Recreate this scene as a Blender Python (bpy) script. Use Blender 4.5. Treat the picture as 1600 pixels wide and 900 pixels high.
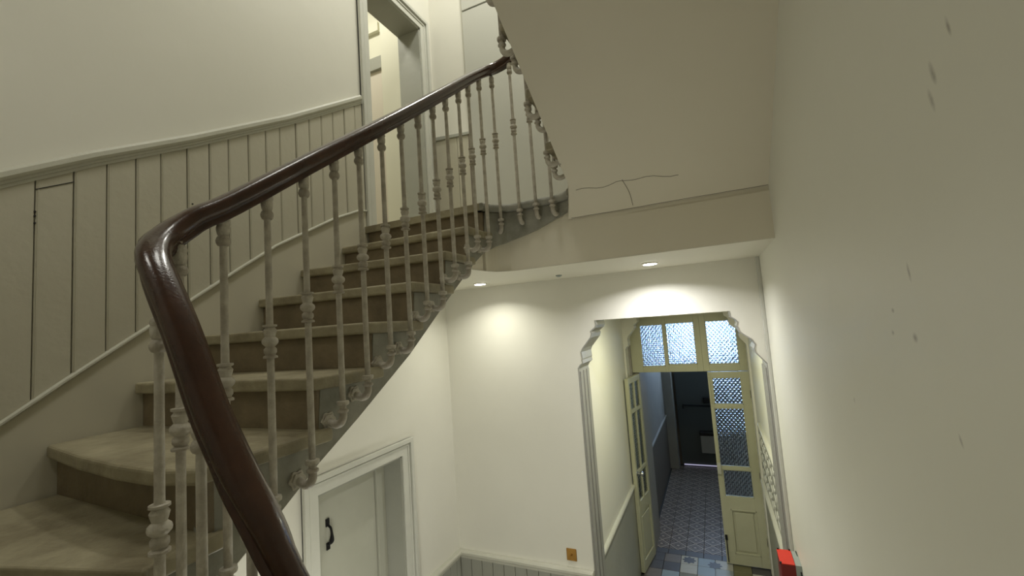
import bpy, bmesh, math, random
from mathutils import Vector, Matrix

for o in list(bpy.data.objects):
    bpy.data.objects.remove(o)
SC = bpy.context.scene
COL = SC.collection
random.seed(7)
ZO = 2.73          # hall floor becomes z = 0 at the end (everything is modelled with the eye at z = 0)

# ------------------------------------------------------------------ camera
cd = bpy.data.cameras.new('camera')
cd.sensor_width = 36.0
cd.lens = 36.0 * 682.214 / 1600.0
cd.clip_start = 0.02
cam = bpy.data.objects.new('camera', cd)
COL.objects.link(cam)
R = Vector((0.90665518, 0.41599303, -0.07018675))
U = Vector((0.09833942, -0.04661148, 0.99406073))
F = Vector((-0.41025083, 0.90817243, 0.08316905))
cam.matrix_world = Matrix(((R.x, U.x, -F.x, 0), (R.y, U.y, -F.y, 0), (R.z, U.z, -F.z, 0), (0, 0, 0, 1)))
SC.camera = cam

# ------------------------------------------------------------------ world, lights, exposure
w = bpy.data.worlds.new('world')
SC.world = w
w.use_nodes = True
w.node_tree.nodes['Background'].inputs[0].default_value = (0.55, 0.62, 0.75, 1)
w.node_tree.nodes['Background'].inputs[1].default_value = 0.05
SC.view_settings.view_transform = 'Standard'
SC.view_settings.look = 'None'
SC.view_settings.gamma = 1
SC.view_settings.use_curve_mapping = False
SC.view_settings.exposure = 0.27


def area(name, loc, size, power, col, rot=(0, 0, 0), sy=None, spread=None):
    d = bpy.data.lights.new(name, 'AREA')
    d.energy = power
    d.color = col
    d.size = size
    if sy:
        d.shape = 'RECTANGLE'
        d.size_y = sy
    else:
        d.shape = 'DISK'
    if spread:
        d.spread = spread
    o = bpy.data.objects.new(name, d)
    o.location = loc
    o.rotation_euler = rot
    COL.objects.link(o)
    return o


WARM = (1.0, 0.93, 0.76)
area('landing_lamp', (-1.15, 2.6, 3.85), 0.35, 22, (1.0, 0.985, 0.90))
area('stairwell_fill', (-0.95, 1.2, 3.85), 0.7, 14.5, (1.0, 0.985, 0.90))  # added general fill over the well, for light from higher floors
area('side_room_lamp', (-2.95, 2.4, 3.55), 0.4, 16, (1.0, 0.975, 0.85))
area('passage_lamp', (-0.35, 3.85, 0.0), 0.16, 9.5, (1.0, 0.99, 0.72))
area('winder_fill', (-1.25, -0.1, 1.6), 0.30, 3.0, (1.0, 0.97, 0.88))  # added fill under the upper slab, brightens the near boards and treads
pl = bpy.data.lights.new('hall_fill', 'POINT')  # added unseen fill low in the hall, lifts soffit and right wall
pl.energy = 21
pl.color = (1.0, 0.985, 0.885)
pl.shadow_soft_size = 0.22
po = bpy.data.objects.new('hall_fill', pl)
po.location = (-1.45, 1.35, -1.95)
COL.objects.link(po)

# ------------------------------------------------------------------ materials
MATS = {}


def lin(c):
    return tuple(((x / 255) / 12.92 if x / 255 <= 0.04045 else ((x / 255 + 0.055) / 1.055) ** 2.4) for x in c)


def mat(name, col, rough=0.6, col2=None, nscale=6.0, amount=0.5, bump=0.0, bscale=40.0, metal=0.0, coat=0.0,
        stretch=(1, 1, 1), spec=0.5):
    m = bpy.data.materials.new(name)
    m.use_nodes = True
    nt = m.node_tree
    b = nt.nodes['Principled BSDF']
    b.inputs['Roughness'].default_value = rough
    b.inputs['Metallic'].default_value = metal
    b.inputs['Specular IOR Level'].default_value = spec
    b.inputs['Coat Weight'].default_value = coat
    b.inputs['Coat Roughness'].default_value = 0.12
    tc = nt.nodes.new('ShaderNodeTexCoord')
    mp = nt.nodes.new('ShaderNodeMapping')
    mp.inputs['Scale'].default_value = stretch
    nt.links.new(tc.outputs['Object'], mp.inputs[0])
    if col2:
        n = nt.nodes.new('ShaderNodeTexNoise')
        n.inputs['Scale'].default_value = nscale
        n.inputs['Detail'].default_value = 6
        n.inputs['Roughness'].default_value = 0.6
        nt.links.new(mp.outputs[0], n.inputs['Vector'])
        r = nt.nodes.new('ShaderNodeValToRGB')
        r.color_ramp.elements[0].position = 0.5 - amount / 2
        r.color_ramp.elements[1].position = 0.5 + amount / 2
        r.color_ramp.elements[0].color = (*lin(col), 1)
        r.color_ramp.elements[1].color = (*lin(col2), 1)
        nt.links.new(n.outputs['Fac'], r.inputs[0])
        nt.links.new(r.outputs[0], b.inputs['Base Color'])
    else:
        b.inputs['Base Color'].default_value = (*lin(col), 1)
    if bump:
        n2 = nt.nodes.new('ShaderNodeTexNoise')
        n2.inputs['Scale'].default_value = bscale
        n2.inputs['Detail'].default_value = 5
        nt.links.new(mp.outputs[0], n2.inputs['Vector'])
        bp = nt.nodes.new('ShaderNodeBump')
        bp.inputs['Strength'].default_value = bump
        bp.inputs['Distance'].default_value = 0.004
        nt.links.new(n2.outputs['Fac'], bp.inputs['Height'])
        nt.links.new(bp.outputs[0], b.inputs['Normal'])
    MATS[name] = m
    return m


PLASTER = mat('plaster', (222, 220, 208), 0.55, (229, 227, 216), 1.3, 0.6, 0.35, 9)
PLASTER_R = mat('plaster_right', (222, 221, 208), 0.5, (229, 228, 216), 1.1, 0.6, 0.35, 7)
SOFFIT = mat('soffit_plaster', (226, 219, 200), 0.6, (232, 226, 209), 1.2, 0.6, 0.3, 8)
CEIL = mat('ceiling_paint', (226, 223, 208), 0.6, (230, 227, 212), 2, 0.6)
PANEL = mat('panel_paint', (186, 181, 162), 0.5, (194, 190, 172), 2.5, 0.6, 0.4, 25)
RAILP = mat('rail_paint', (196, 195, 180), 0.42, (204, 203, 190), 5, 0.5, 0.4, 30)
SKIRT = mat('skirt_paint', (192, 187, 168), 0.5, (202, 197, 178), 2.0, 0.6, 0.3, 12)
GREYP = mat('grey_paint', (158, 159, 148), 0.5, (170, 170, 160), 3, 0.6, 0.3, 20)
FRAMEP = mat('frame_paint', (200, 200, 190), 0.42, (208, 208, 198), 5, 0.5, 0.3, 25)
DOORP = mat('cellar_door_paint', (180, 180, 165), 0.45, (186, 186, 172), 3, 0.5, 0.3, 20)
GLAZP = mat('glazed_door_paint', (190, 189, 160), 0.4, (199, 198, 170), 4, 0.5, 0.4, 30)
CUPB = mat('cupboard_paint', (190, 190, 180), 0.5)
IRON = mat('cast_iron_paint', (208, 203, 190), 0.5, (168, 160, 146), 22, 0.35, 0.8, 90)
STRING = mat('stringer_paint', (128, 128, 116), 0.6, (160, 158, 146), 9, 0.4, 0.8, 30)
STONE = mat('step_stone', (118, 109, 86), 0.5, (178, 170, 142), 6, 0.5, 0.8, 45)
RISER = mat('riser_stone', (104, 92, 72), 0.55, (140, 126, 100), 8, 0.5, 0.9, 35)
WOOD = mat('handrail_wood', (46, 27, 19), 0.24, (72, 44, 30), 5, 0.6, 0.15, 60, coat=0.35, spec=0.35, stretch=(3, 3, 3))
BLACK = mat('black_iron', (28, 28, 30), 0.4, metal=0.4)
BRASS = mat('brass', (168, 128, 58), 0.35, (150, 108, 44), 30, 0.5, metal=0.6)
CHROME = mat('chrome', (200, 200, 200), 0.25, metal=1.0)
RED_LIT = mat('lit_red_plastic', (206, 48, 30), 0.5)  # light on top of the alarm box is put into this red
RED_SHADED = mat('shaded_red_plastic', (112, 20, 18), 0.45)  # same box red, darkened for the shade on its front
GREYB = mat('grey_plastic', (150, 158, 152), 0.5)
DARK = mat('dark_void', (34, 32, 30), 0.8)
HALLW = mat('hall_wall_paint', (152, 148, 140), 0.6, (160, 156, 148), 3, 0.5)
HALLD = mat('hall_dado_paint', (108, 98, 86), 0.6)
FDOOR = mat('street_door_paint', (78, 82, 80), 0.55)
JAMB = mat('jamb_paint', (150, 149, 142), 0.45, (162, 161, 154), 6, 0.5, 0.3, 30)
GROUT = mat('grout', (70, 68, 66), 0.8)


def scuffed(m, axis, marks):
    """adds scratch marks of their own (y, z, half length, half width, tilt) to a wall paint, in metres"""
    nt = m.node_tree
    b = nt.nodes['Principled BSDF']
    src = b.inputs['Base Color'].links[0].from_socket
    tc = nt.nodes.new('ShaderNodeTexCoord')
    nz = nt.nodes.new('ShaderNodeTexNoise')
    nz.inputs['Scale'].default_value = 60
    nt.links.new(tc.outputs['Object'], nz.inputs[0])
    for (y, z, hl, hw, a) in marks:
        mp = nt.nodes.new('ShaderNodeMapping')
        mp.vector_type = 'TEXTURE'
        mp.inputs['Location'].default_value = (0.307, y, z)
        mp.inputs['Rotation'].default_value = (a, 0, 0)
        mp.inputs['Scale'].default_value = (1, hw, hl)
        nt.links.new(tc.outputs['Object'], mp.inputs[0])
        g = nt.nodes.new('ShaderNodeTexGradient')
        g.gradient_type = 'SPHERICAL'
        nt.links.new(mp.outputs[0], g.inputs[0])
        mu = nt.nodes.new('ShaderNodeMath')
        mu.operation = 'MULTIPLY'
        nt.links.new(g.outputs['Fac'], mu.inputs[0])
        nt.links.new(nz.outputs['Fac'], mu.inputs[1])
        mx = nt.nodes.new('ShaderNodeMix')
        mx.data_type = 'RGBA'
        mx.inputs['B'].default_value = (0.085, 0.066, 0.05, 1)
        nt.links.new(mu.outputs[0], mx.inputs['Factor'])
        nt.links.new(src, mx.inputs['A'])
        src = mx.outputs['Result']
    nt.links.new(src, b.inputs['Base Color'])


scuffed(PLASTER_R, 'x', [(0.718, 0.338, 0.018, 0.005, -0.25), (0.772, 0.303, 0.022, 0.008, -0.3), (0.786, 0.270, 0.022, 0.007, -0.3),
                         (0.945, 0.041, 0.020, 0.006, -0.2), (1.041, -0.024, 0.006, 0.008, 0), (1.057, -0.066, 0.006, 0.008, 0),
                         (1.389, -0.253, 0.010, 0.006, 0), (0.851, -0.213, 0.012, 0.005, -0.4), (0.958, -0.07, 0.010, 0.012, 0)])


def glass_mat():
    m = bpy.data.materials.new('patterned_glass')
    m.use_nodes = True
    nt = m.node_tree
    b = nt.nodes['Principled BSDF']
    b.inputs['Base Color'].default_value = (0.78, 0.87, 0.97, 1)
    b.inputs['Transmission Weight'].default_value = 1
    b.inputs['Roughness'].default_value = 0.08
    b.inputs['IOR'].default_value = 1.5
    tc = nt.nodes.new('ShaderNodeTexCoord')
    mp = nt.nodes.new('ShaderNodeMapping')
    mp.inputs['Scale'].default_value = (5.2, 5.2, 4.4)
    nt.links.new(tc.outputs['Object'], mp.inputs[0])
    v = nt.nodes.new('ShaderNodeTexVoronoi')
    v.feature = 'DISTANCE_TO_EDGE'
    v.inputs['Randomness'].default_value = 0.55
    nt.links.new(mp.outputs[0], v.inputs['Vector'])
    wv = nt.nodes.new('ShaderNodeTexMagic')
    wv.turbulence_depth = 2
    wv.inputs['Scale'].default_value = 6.0
    nt.links.new(mp.outputs[0], wv.inputs['Vector'])
    ad = nt.nodes.new('ShaderNodeMath')
    ad.operation = 'ADD'
    nt.links.new(v.outputs['Distance'], ad.inputs[0])
    nt.links.new(wv.outputs['Fac'], ad.inputs[1])
    bp = nt.nodes.new('ShaderNodeBump')
    bp.inputs['Strength'].default_value = 1.0
    bp.inputs['Distance'].default_value = 0.010
    nt.links.new(ad.outputs[0], bp.inputs['Height'])
    nt.links.new(bp.outputs[0], b.inputs['Normal'])
    return m


GLASS = glass_mat()
PLAING = mat('plain_glass', (220, 232, 245), 0.03)
PLAING.node_tree.nodes['Principled BSDF'].inputs['Transmission Weight'].default_value = 1
PLAING.node_tree.nodes['Principled BSDF'].inputs['IOR'].default_value = 1.5


def emis(name, col, s):
    m = bpy.data.materials.new(name)
    m.use_nodes = True
    b = m.node_tree.nodes['Principled BSDF']
    b.inputs['Base Color'].default_value = (*col, 1)
    b.inputs['Emission Color'].default_value = (*col, 1)
    b.inputs['Emission Strength'].default_value = s
    return m


SKYLIT = emis('daylit_glass', (0.48, 0.68, 1.0), 5.4)
LAMPLENS = emis('lamp_lens', (1.0, 0.98, 0.9), 14)
GLINT = emis('daylight_gap', (0.75, 0.72, 1.0), 0.35)


def diamond_mat():
    m = bpy.data.materials.new('diamond_tile')
    m.use_nodes = True
    nt = m.node_tree
    b = nt.nodes['Principled BSDF']
    b.inputs['Roughness'].default_value = 0.4
    tc = nt.nodes.new('ShaderNodeTexCoord')
    sp = nt.nodes.new('ShaderNodeSeparateXYZ')
    nt.links.new(tc.outputs['Generated'], sp.inputs[0])

    def op(o, a, c=None):
        n = nt.nodes.new('ShaderNodeMath')
        n.operation = o
        for i, q in enumerate((a, c)):
            if q is None:
                continue
            if isinstance(q, (int, float)):
                n.inputs[i].default_value = q
            else:
                nt.links.new(q, n.inputs[i])
        return n.outputs[0]
    x = op('ABSOLUTE', op('SUBTRACT', sp.outputs[0], 0.5))
    y = op('ABSOLUTE', op('SUBTRACT', sp.outputs[1], 0.5))
    d = op('ADD', x, y)
    r = nt.nodes.new('ShaderNodeValToRGB')
    r.color_ramp.interpolation = 'CONSTANT'
    L_ = (*lin((176, 162, 146)), 1)
    D_ = (*lin((78, 68, 62)), 1)
    e = r.color_ramp.elements
    e[0].position = 0
    e[0].color = L_
    e[1].position = 0.12
    e[1].color = D_
    for p_, c_ in ((0.24, (*lin((128, 116, 106)), 1)), (0.36, D_), (0.44, L_), (0.56, D_), (0.68, (*lin((128, 116, 106)), 1)), (0.82, D_), (0.92, L_)):
        k = e.new(p_)
        k.color = c_
    nt.links.new(d, r.inputs[0])
    nt.links.new(r.outputs[0], b.inputs['Base Color'])
    return m


DIAMOND = diamond_mat()

# ------------------------------------------------------------------ mesh helpers


def new_bm():
    return bmesh.new()


def box(bm, x0, x1, y0, y1, z0, z1):
    vs = [bm.verts.new((x, y, z)) for z in (z0, z1) for y in (y0, y1) for x in (x0, x1)]
    for f in ((0, 2, 3, 1), (4, 5, 7, 6), (0, 1, 5, 4), (2, 6, 7, 3), (0, 4, 6, 2), (1, 3, 7, 5)):
        bm.faces.new([vs[i] for i in f])
    return bm


def prism(bm, pts, axis, a, b):
    """closed outline extruded along axis: 'x' takes (y,z), 'y' takes (x,z), 'z' takes (x,y)"""
    def P(p, t):
        return {'x': (t, p[0], p[1]), 'y': (p[0], t, p[1]), 'z': (p[0], p[1], t)}[axis]
    A = [bm.verts.new(P(p, a)) for p in pts]
    B = [bm.verts.new(P(p, b)) for p in pts]
    n = len(pts)
    bm.faces.new(A)
    bm.faces.new(B[::-1])
    for i in range(n):
        j = (i + 1) % n
        bm.faces.new((A[i], B[i], B[j], A[j]))
    return bm


def sweep(bm, prof, path, closed=True, caps=True):
    """prof: [(side, up)], path: list of 3d points; the profile stays upright"""
    path = [Vector(p) for p in path]
    rings = []
    for i, p in enumerate(path):
        a = path[max(i - 1, 0)]
        c = path[min(i + 1, len(path) - 1)]
        t = (c - a).normalized()
        s = t.cross(Vector((0, 0, 1)))
        s = s.normalized() if s.length > 1e-4 else Vector((1, 0, 0))
        u = s.cross(t).normalized()
        rings.append([bm.verts.new(p + s * q[0] + u * q[1]) for q in prof])
    n = len(prof)
    for i in range(len(rings) - 1):
        for j in range(n if closed else n - 1):
            k = (j + 1) % n
            bm.faces.new((rings[i][j], rings[i][k], rings[i + 1][k], rings[i + 1][j]))
    if caps and closed:
        bm.faces.new(rings[0][::-1])
        bm.faces.new(rings[-1])
    return bm


def circ(r, n=10, ry=None):
    return [(r * math.cos(2 * math.pi * i / n), (ry or r) * math.sin(2 * math.pi * i / n)) for i in range(n)]


def lathe(bm, prof, n=14, c=(0, 0, 0)):
    rings = []
    for r, z in prof:
        rings.append([bm.verts.new((c[0] + r * math.cos(2 * math.pi * i / n), c[1] + r * math.sin(2 * math.pi * i / n), c[2] + z)) for i in range(n)])
    for a, b in zip(rings, rings[1:]):
        for i in range(n):
            j = (i + 1) % n
            bm.faces.new((a[i], a[j], b[j], b[i]))
    bm.faces.new(rings[0][::-1])
    bm.faces.new(rings[-1])
    return bm


def smooth_path(pts, n=6):
    """Catmull-Rom through the points"""
    P = [Vector(p) for p in pts]
    P = [P[0] * 2 - P[1]] + P + [P[-1] * 2 - P[-2]]
    out = []
    for i in range(1, len(P) - 2):
        a, b, c, d = P[i - 1:i + 3]
        for k in range(n):
            t = k / n
            out.append(0.5 * ((2 * b) + (c - a) * t + (2 * a - 5 * b + 4 * c - d) * t * t + (3 * b - a - 3 * c + d) * t ** 3))
    out.append(P[-2])
    return out


WORLDLOC = {}


def obj(name, bm, m, parent=None, bevel=0.0, seg=2, smooth=False, origin=None):
    bmesh.ops.recalc_face_normals(bm, faces=bm.faces)
    me = bpy.data.meshes.new(name)
    off = Vector(origin) if origin else (WORLDLOC.get(parent.name, Vector((0, 0, 0))) if parent else Vector((0, 0, 0)))
    base = WORLDLOC.get(parent.name, Vector((0, 0, 0))) if parent else Vector((0, 0, 0))
    for v in bm.verts:
        v.co -= off
    bm.to_mesh(me)
    bm.free()
    me.materials.append(m)
    o = bpy.data.objects.new(name, me)
    COL.objects.link(o)
    if parent:
        o.parent = parent
    o.location = off - base
    WORLDLOC[o.name] = off
    if smooth:
        for p in me.polygons:
            p.use_smooth = True
        try:
            me.set_sharp_from_angle(angle=math.radians(40))
        except Exception:
            pass
    if bevel:
        md = o.modifiers.new('bevel', 'BEVEL')
        md.width = bevel
        md.segments = seg
        md.limit_method = 'ANGLE'
        md.angle_limit = math.radians(35)
    return o


def link_copy(src, loc, parent=None, rz=0.0):
    c = src.copy()
    COL.objects.link(c)
    c.parent = parent
    c.location = loc
    c.rotation_euler = (0, 0, rz)
    return c


def thing(name, label, cat, loc=(0, 0, 0), group=None):
    o = bpy.data.objects.new(name, None)
    o.empty_display_size = 0.1
    COL.objects.link(o)
    o.location = loc
    WORLDLOC[o.name] = Vector(loc)
    o['label'] = label
    o['category'] = cat
    if group:
        o['group'] = group
    return o


def tag(o, label, cat, group=None):
    o['label'] = label
    o['category'] = cat
    if group:
        o['group'] = group
    return o


def struct(name, bm, m, parent=None, label=None, cat=None, **k):
    o = obj(name, bm, m, parent, **k)
    if not parent:
        o['kind'] = 'structure'
        o['label'] = label or name.replace('_', ' ')
        o['category'] = cat or name.split('_')[0]
    return o


# ------------------------------------------------------------------ main dimensions
XL, XR = -2.085, 0.307
YF, YN = 3.2, -0.55
XS = -1.19            # well side face of the visible flight
XU = -0.62            # well side face of the flight on the right
YW0, YW1 = 0.44, 2.395   # near and far end of the well
ZF, ZC, ZL, ZT = -2.73, 0.327, 0.727, 3.95
ZA, RI = -0.123, 0.17

# ------------------------------------------------------------------ structure: walls
T = 0.215
b = new_bm()
DL0, DL1, DLT = 1.80, 2.525, -0.865      # cellar door hole
DU0, DU1, DUT = 2.37, 3.03, 2.635        # upper doorway
x0, x1 = XL - T, XL
box(b, x0, x1, YN - .2, DL0, ZF, ZL)
box(b, x0, x1, DL1, YF + .3, ZF, ZL)
box(b, x0, x1, DL0, DL1, DLT, ZL)
box(b, x0, x1, YN - .2, DU0, ZL, ZT)
box(b, x0, x1, DU1, YF + .3, ZL, ZT)
box(b, x0, x1, DU0, DU1, DUT, ZT)
wall_left = struct('wall_left', b, PLASTER, label='long cream plaster wall on the left above and below the stairs', cat='wall')

# arch profile (x outward from jamb, z) measured on the front face
PL = [(-0.953, ZF), (-0.953, -0.362), (-0.935, -0.335), (-0.915, -0.322), (-0.919, -0.300), (-0.916, -0.290), (-0.921, -0.240), (-0.905, -0.209),
      (-0.868, -0.167), (-0.838, -0.132), (-0.829, -0.105), (-0.838, -0.092), (-0.822, -0.078), (-0.800, -0.062), (-0.791, -0.045), (-0.797, -0.012)]
PR = [(0.104, -0.012), (0.108, -0.048), (0.133, -0.065), (0.148, -0.086), (0.141, -0.111), (0.154, -0.149), (0.180, -0.172), (0.219, -0.202),
      (0.234, -0.235), (0.226, -0.263), (0.232, -0.288), (0.252, -0.312), (0.288, -0.358), (0.288, ZF)]
TOPZ = -0.012
b = new_bm()
prism(b, [(XL, ZF)] + PL + [(XL, TOPZ)], 'y', YF, YF + .28)
prism(b, PR + [(XR + .02, ZF), (XR + .02, TOPZ)], 'y', YF, YF + .28)
box(b, XL, XR + .02, YF, YF + .28, TOPZ, ZT)
wall_far = struct('wall_far', b, PLASTER, label='cream plaster far wall pierced by the shaped arch of the passage', cat='wall')

b = new_bm()
box(b, XR, XR + .2, YN - .2, 9.0, ZF, ZT)
wall_right = struct('wall_right', b, PLASTER_R, label='bare scuffed cream plaster wall filling the right side', cat='wall')
b = new_bm()
box(b, XL - T, XR + .2, YN - .2, YN, ZF, ZT)
wall_near = struct('wall_near', b, PLASTER, label='plaster wall behind the viewer', cat='wall')
b = new_bm()
box(b, XL - T, XR + .2, YN - .2, YF + .3, ZT, ZT + .1)
ceiling_1 = struct('ceiling', b, CEIL, label='high white ceiling over the stairwell', cat='ceiling')

# landing slab with lowered ceiling below it; the plan outline carries the coved left corner
cove = []
for i in range(9):
    cove.append((XS + .13 * (1 - math.sin(math.radians(90 * i / 8))), 2.415 - .13 * (1 - math.cos(math.radians(90 * i / 8)))))
outline = [(XR, YF), (XR, 2.405), (-0.32, 2.409), (-0.9, 2.414)] + cove + [(XS - .055, 2.26), (XL, 2.26), (XL, YF)]
b = new_bm()
prism(b, outline, 'z', ZC, ZL - .17)
prism(b, [(XR, YF), (XR, 2.412), (XS + .1, 2.412), (XS - .055, 2.30), (XL, 2.30), (XL, YF)], 'z', ZL - .17, ZL - .045)
prism(b, [(2.10, ZC), (2.27, ZC), (2.27, .43), (2.14, .345)], 'x', XL, XS - .012)
ceiling_low = struct('ceiling_low', b, SOFFIT, label='lowered hall ceiling with a plain front face under the landing', cat='ceiling')
b = new_bm()
prism(b, [(XR, YF), (XR, 2.407), (XS + .12, 2.413), (XS + .03, 2.36), (XS - .0, 2.26), (XS - .013, 2.12), (XL, 2.12), (XL, YF)], 'z', ZC - .004, ZC - .0002)
struct('ceiling_board', b, CEIL, ceiling_low)

# floor of the hall and of the cellar recess
b = new_bm()
box(b, XL - .6, XR + .1, YN, 3.3, ZF - .1, ZF)
box(b, -1.1, 1.0, 3.3, 8.7, ZF - .1, ZF - .012)
floor = struct('floor', b, GROUT, label='hall floor carrying the cement tiles', cat='floor')

# ------------------------------------------------------------------ passage beyond the arch
b = new_bm()
box(b, -1.15, -0.97, 3.48, 5.45, ZF, 0.05)
wall_passage_left = struct('wall_passage_left', b, PLASTER, label='yellow lit plaster wall on the left of the passage', cat='wall')
b = new_bm()
box(b, -1.15, XR, 3.48, 5.45, 0.02, .12)
struct('ceiling_passage', b, CEIL, label='flat white ceiling of the passage', cat='ceiling')
# rear arch with the same profile
sh = lambda P: [(x, z - (.016 if z > -3 and z > ZF else 0)) for x, z in P]
b = new_bm()
prism(b, [(-0.97, ZF)] + sh(PL) + [(-0.97, -.028)], 'y', 5.15, 5.33)
prism(b, sh(PR) + [(XR, ZF), (XR, -.028)], 'y', 5.15, 5.33)
box(b, -0.97, XR, 5.15, 5.33, -.028, .05)
struct('wall_rear_arch', b, PLASTER, label='inner arch wall framing the glazed doors', cat='wall')

# jamb moulding of the front arch: fluted strips on both reveals
tr = thing('trim_1', 'grey fluted moulding lining the passage arch', 'trim')
tr['kind'] = 'structure'
b = new_bm()
box(b, -.953, -.945, YF + .002, YF + .278, ZF, -.362)
for k in range(3):
    box(b, -.947, -.936, YF + .014 + .090 * k, YF + .078 + .090 * k, ZF, -.385)
obj('left_jamb_moulding', b, JAMB, tr, bevel=.003)
b = new_bm()
box(b, .280, .288, YF - .006, YF + .278, ZF, -.362)
for k in range(3):
    box(b, .271, .282, YF + .014 + .090 * k, YF + .078 + .090 * k, ZF, -.385)
obj('right_jamb_moulding', b, JAMB, tr, bevel=.003)


def offs(P, d):
    out = []
    for i, p in enumerate(P):
        a = P[max(i - 1, 0)]
        c = P[min(i + 1, len(P) - 1)]
        tx, tz = c[0] - a[0], c[1] - a[1]
        l = math.hypot(tx, tz)
        out.append((p[0] + d * tz / l, p[1] - d * tx / l))
    return out


for side, P in (('left', PL[1:]), ('right', PR[:-1])):
    b = new_bm()
    P2 = offs(P, .008)
    prism(b, P + P2[::-1], 'y', YF - .003, YF + .278)
    obj(side + '_head_moulding', b, JAMB, tr)

# corner strip by the right wall
b = new_bm()
box(b, .286, XR, YF - .018, YF, ZF, ZC)
struct('trim_2', b, FRAMEP, label='narrow painted strip in the corner of far and right wall', cat='trim', bevel=.004)


# ------------------------------------------------------------------ dado rails & boards
def moulding(h, d):
    """chair rail section, side = out of the wall, up; origin at the lower back edge"""
    return [(0, 0), (d * .45, 0), (d * .45, h * .18), (d * .62, h * .2), (d * .62, h * .34), (d * .85, h * .4), (d, h * .55), (d, h * .82), (d * .8, h), (0, h)]


# stair rail of the left wall  (side = t x up: walking towards -y gives +... so mirror by path direction)
RAIL = [(YN, -.08), (0.0, .245), (0.588, .560), (.834, .712), (1.176, .906), (1.685, 1.215), (2.0, 1.425), (2.268, 1.604)]
RZ = lambda y, P: next((P[i][1] + (P[i + 1][1] - P[i][1]) * (y - P[i][0]) / (P[i + 1][0] - P[i][0]) for i in range(len(P) - 1) if P[i][0] <= y <= P[i + 1][0]), P[-1][1])
SK = [(YN, -1.05), (0.0, -.655), (0.603, -.200), (.752, -.088), (.953, .057), (1.17, .210), (1.386, .366), (1.584, .504), (1.985, .728), (2.207, .828), (2.268, .835)]
b = new_bm()
sweep(b, moulding(.055, .036), [(XL, y, z) for y, z in RAIL])
struct('trim_3', b, RAILP, label='sloping moulded chair rail on the left stair wall', cat='trim', smooth=False)
b = new_bm()
prism(b, [(YN, -1.75), (0.3, -.9), (0.55, -.60), (2.268, .60), (2.268, .84)] + [(y, z) for y, z in SK[::-1][1:]], 'x', XL, XL + .010)
struct('baseboard_left', b, SKIRT, label='deep painted skirting board stepping up beside the stone stairs', cat='baseboard')
b = new_bm()
sweep(b, [(0, -.006), (.010, -.006), (.020, 0), (.020, .006), (.012, .010), (0, .012)], [(XL + .004, y, z) for y, z in SK])
struct('trim_4', b, RAILP, label='raised bead along the top of the sloping skirting', cat='trim')

SEAMS = [-.55, -.44, -.33, -.22, -.11, 0, .11, .22, .335, .45, .56, .667, .767, .863, .957, 1.046, 1.149, 1.244, 1.334, 1.437, 1.534, 1.619, 1.724, 1.818, 1.910, 2.003, 2.101, 2.196, 2.268]
random.seed(3)
for i in range(len(SEAMS) - 1):
    y0, y1 = SEAMS[i] + .0022, SEAMS[i + 1] - .0022
    t = .011 + random.uniform(-.002, .002)
    b = new_bm()
    prism(b, [(y0, RZ(y0, SK) - .0), (y1, RZ(y1, SK) - .0), (y1, RZ(y1, RAIL) + .01), (y0, RZ(y0, RAIL) + .01)], 'x', XL, XL + t)
    box(b, XL, XL + t + .0022, y0 + .004, y0 + .008, RZ(y0, SK) + .012, RZ(y0, RAIL) - .002)
    obj('board', b, PANEL, wall_left, bevel=.0012, seg=1)
# hatch outline on the second visible board
b = new_bm()
sweep(b, circ(.0015, 5), [(XL + .0125, .667, .578), (XL + .0125, .767, .632)])
obj('hairline_joint', b, DARK, wall_left)
# nail holes and knots in the seams
for y, z in ((.667, .50), (.667, .485), (.667, .46), (1.149 + .02, .64)):
    b = new_bm()
    sweep(b, circ(.0035, 7), [(XL + .009, y, z), (XL + .0145, y, z)])
    obj('nail_hole', b, DARK, wall_left)

# lower dado, left wall and far wall of the hall
ZR = -1.868
for name, path, lab in (('trim_5', [(XL, DL1 + .13, ZR), (XL, YF - .03, ZR)], 'short chair rail between cellar door and corner'),
                        ('trim_6', [(XL, YF, ZR), (-.957, YF, ZR)], 'white chair rail on the far wall under the brass switch')):
    b = new_bm()
    sweep(b, moulding(.06, .038), path)
    struct(name, b, RAILP, label=lab, cat='trim')
y = DL1 + .13
while y < YF - .02:
    y2 = min(y + .095, YF)
    b = new_bm()
    box(b, XL, XL + .011, y + .002, y2 - .002, ZF + .12, ZR + .005)
    obj('board', b, GREYP, wall_left, bevel=.0015, seg=1)
    y = y2
x = XL + .012
while x < -.96:
    x2 = min(x + .098, -.957)
    b = new_bm()
    box(b, x + .0022, x2 - .0022, YF - .011, YF, ZF + .12, ZR + .005)
    obj('board', b, GREYP, wall_far, bevel=.0015, seg=1)
    x = x2
b = new_bm()
box(b, XL, -.957, YF - .016, YF, ZF, ZF + .12)
struct('baseboard_far', b, FRAMEP, label='painted baseboard under the hall boarding', cat='baseboard', bevel=.003)

# passage dado left: rail + plain panel
b = new_bm()
sweep(b, moulding(.05, .03), [(-.97, 3.48, ZR), (-.97, 5.15, ZR)])
struct('trim_7', b, RAILP, label='chair rail along the left passage wall', cat='trim')
b = new_bm()
box(b, -.97, -.958, 3.48, 5.15, ZF, ZR)
obj('dado_panel', b, GREYP, wall_passage_left)
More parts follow.
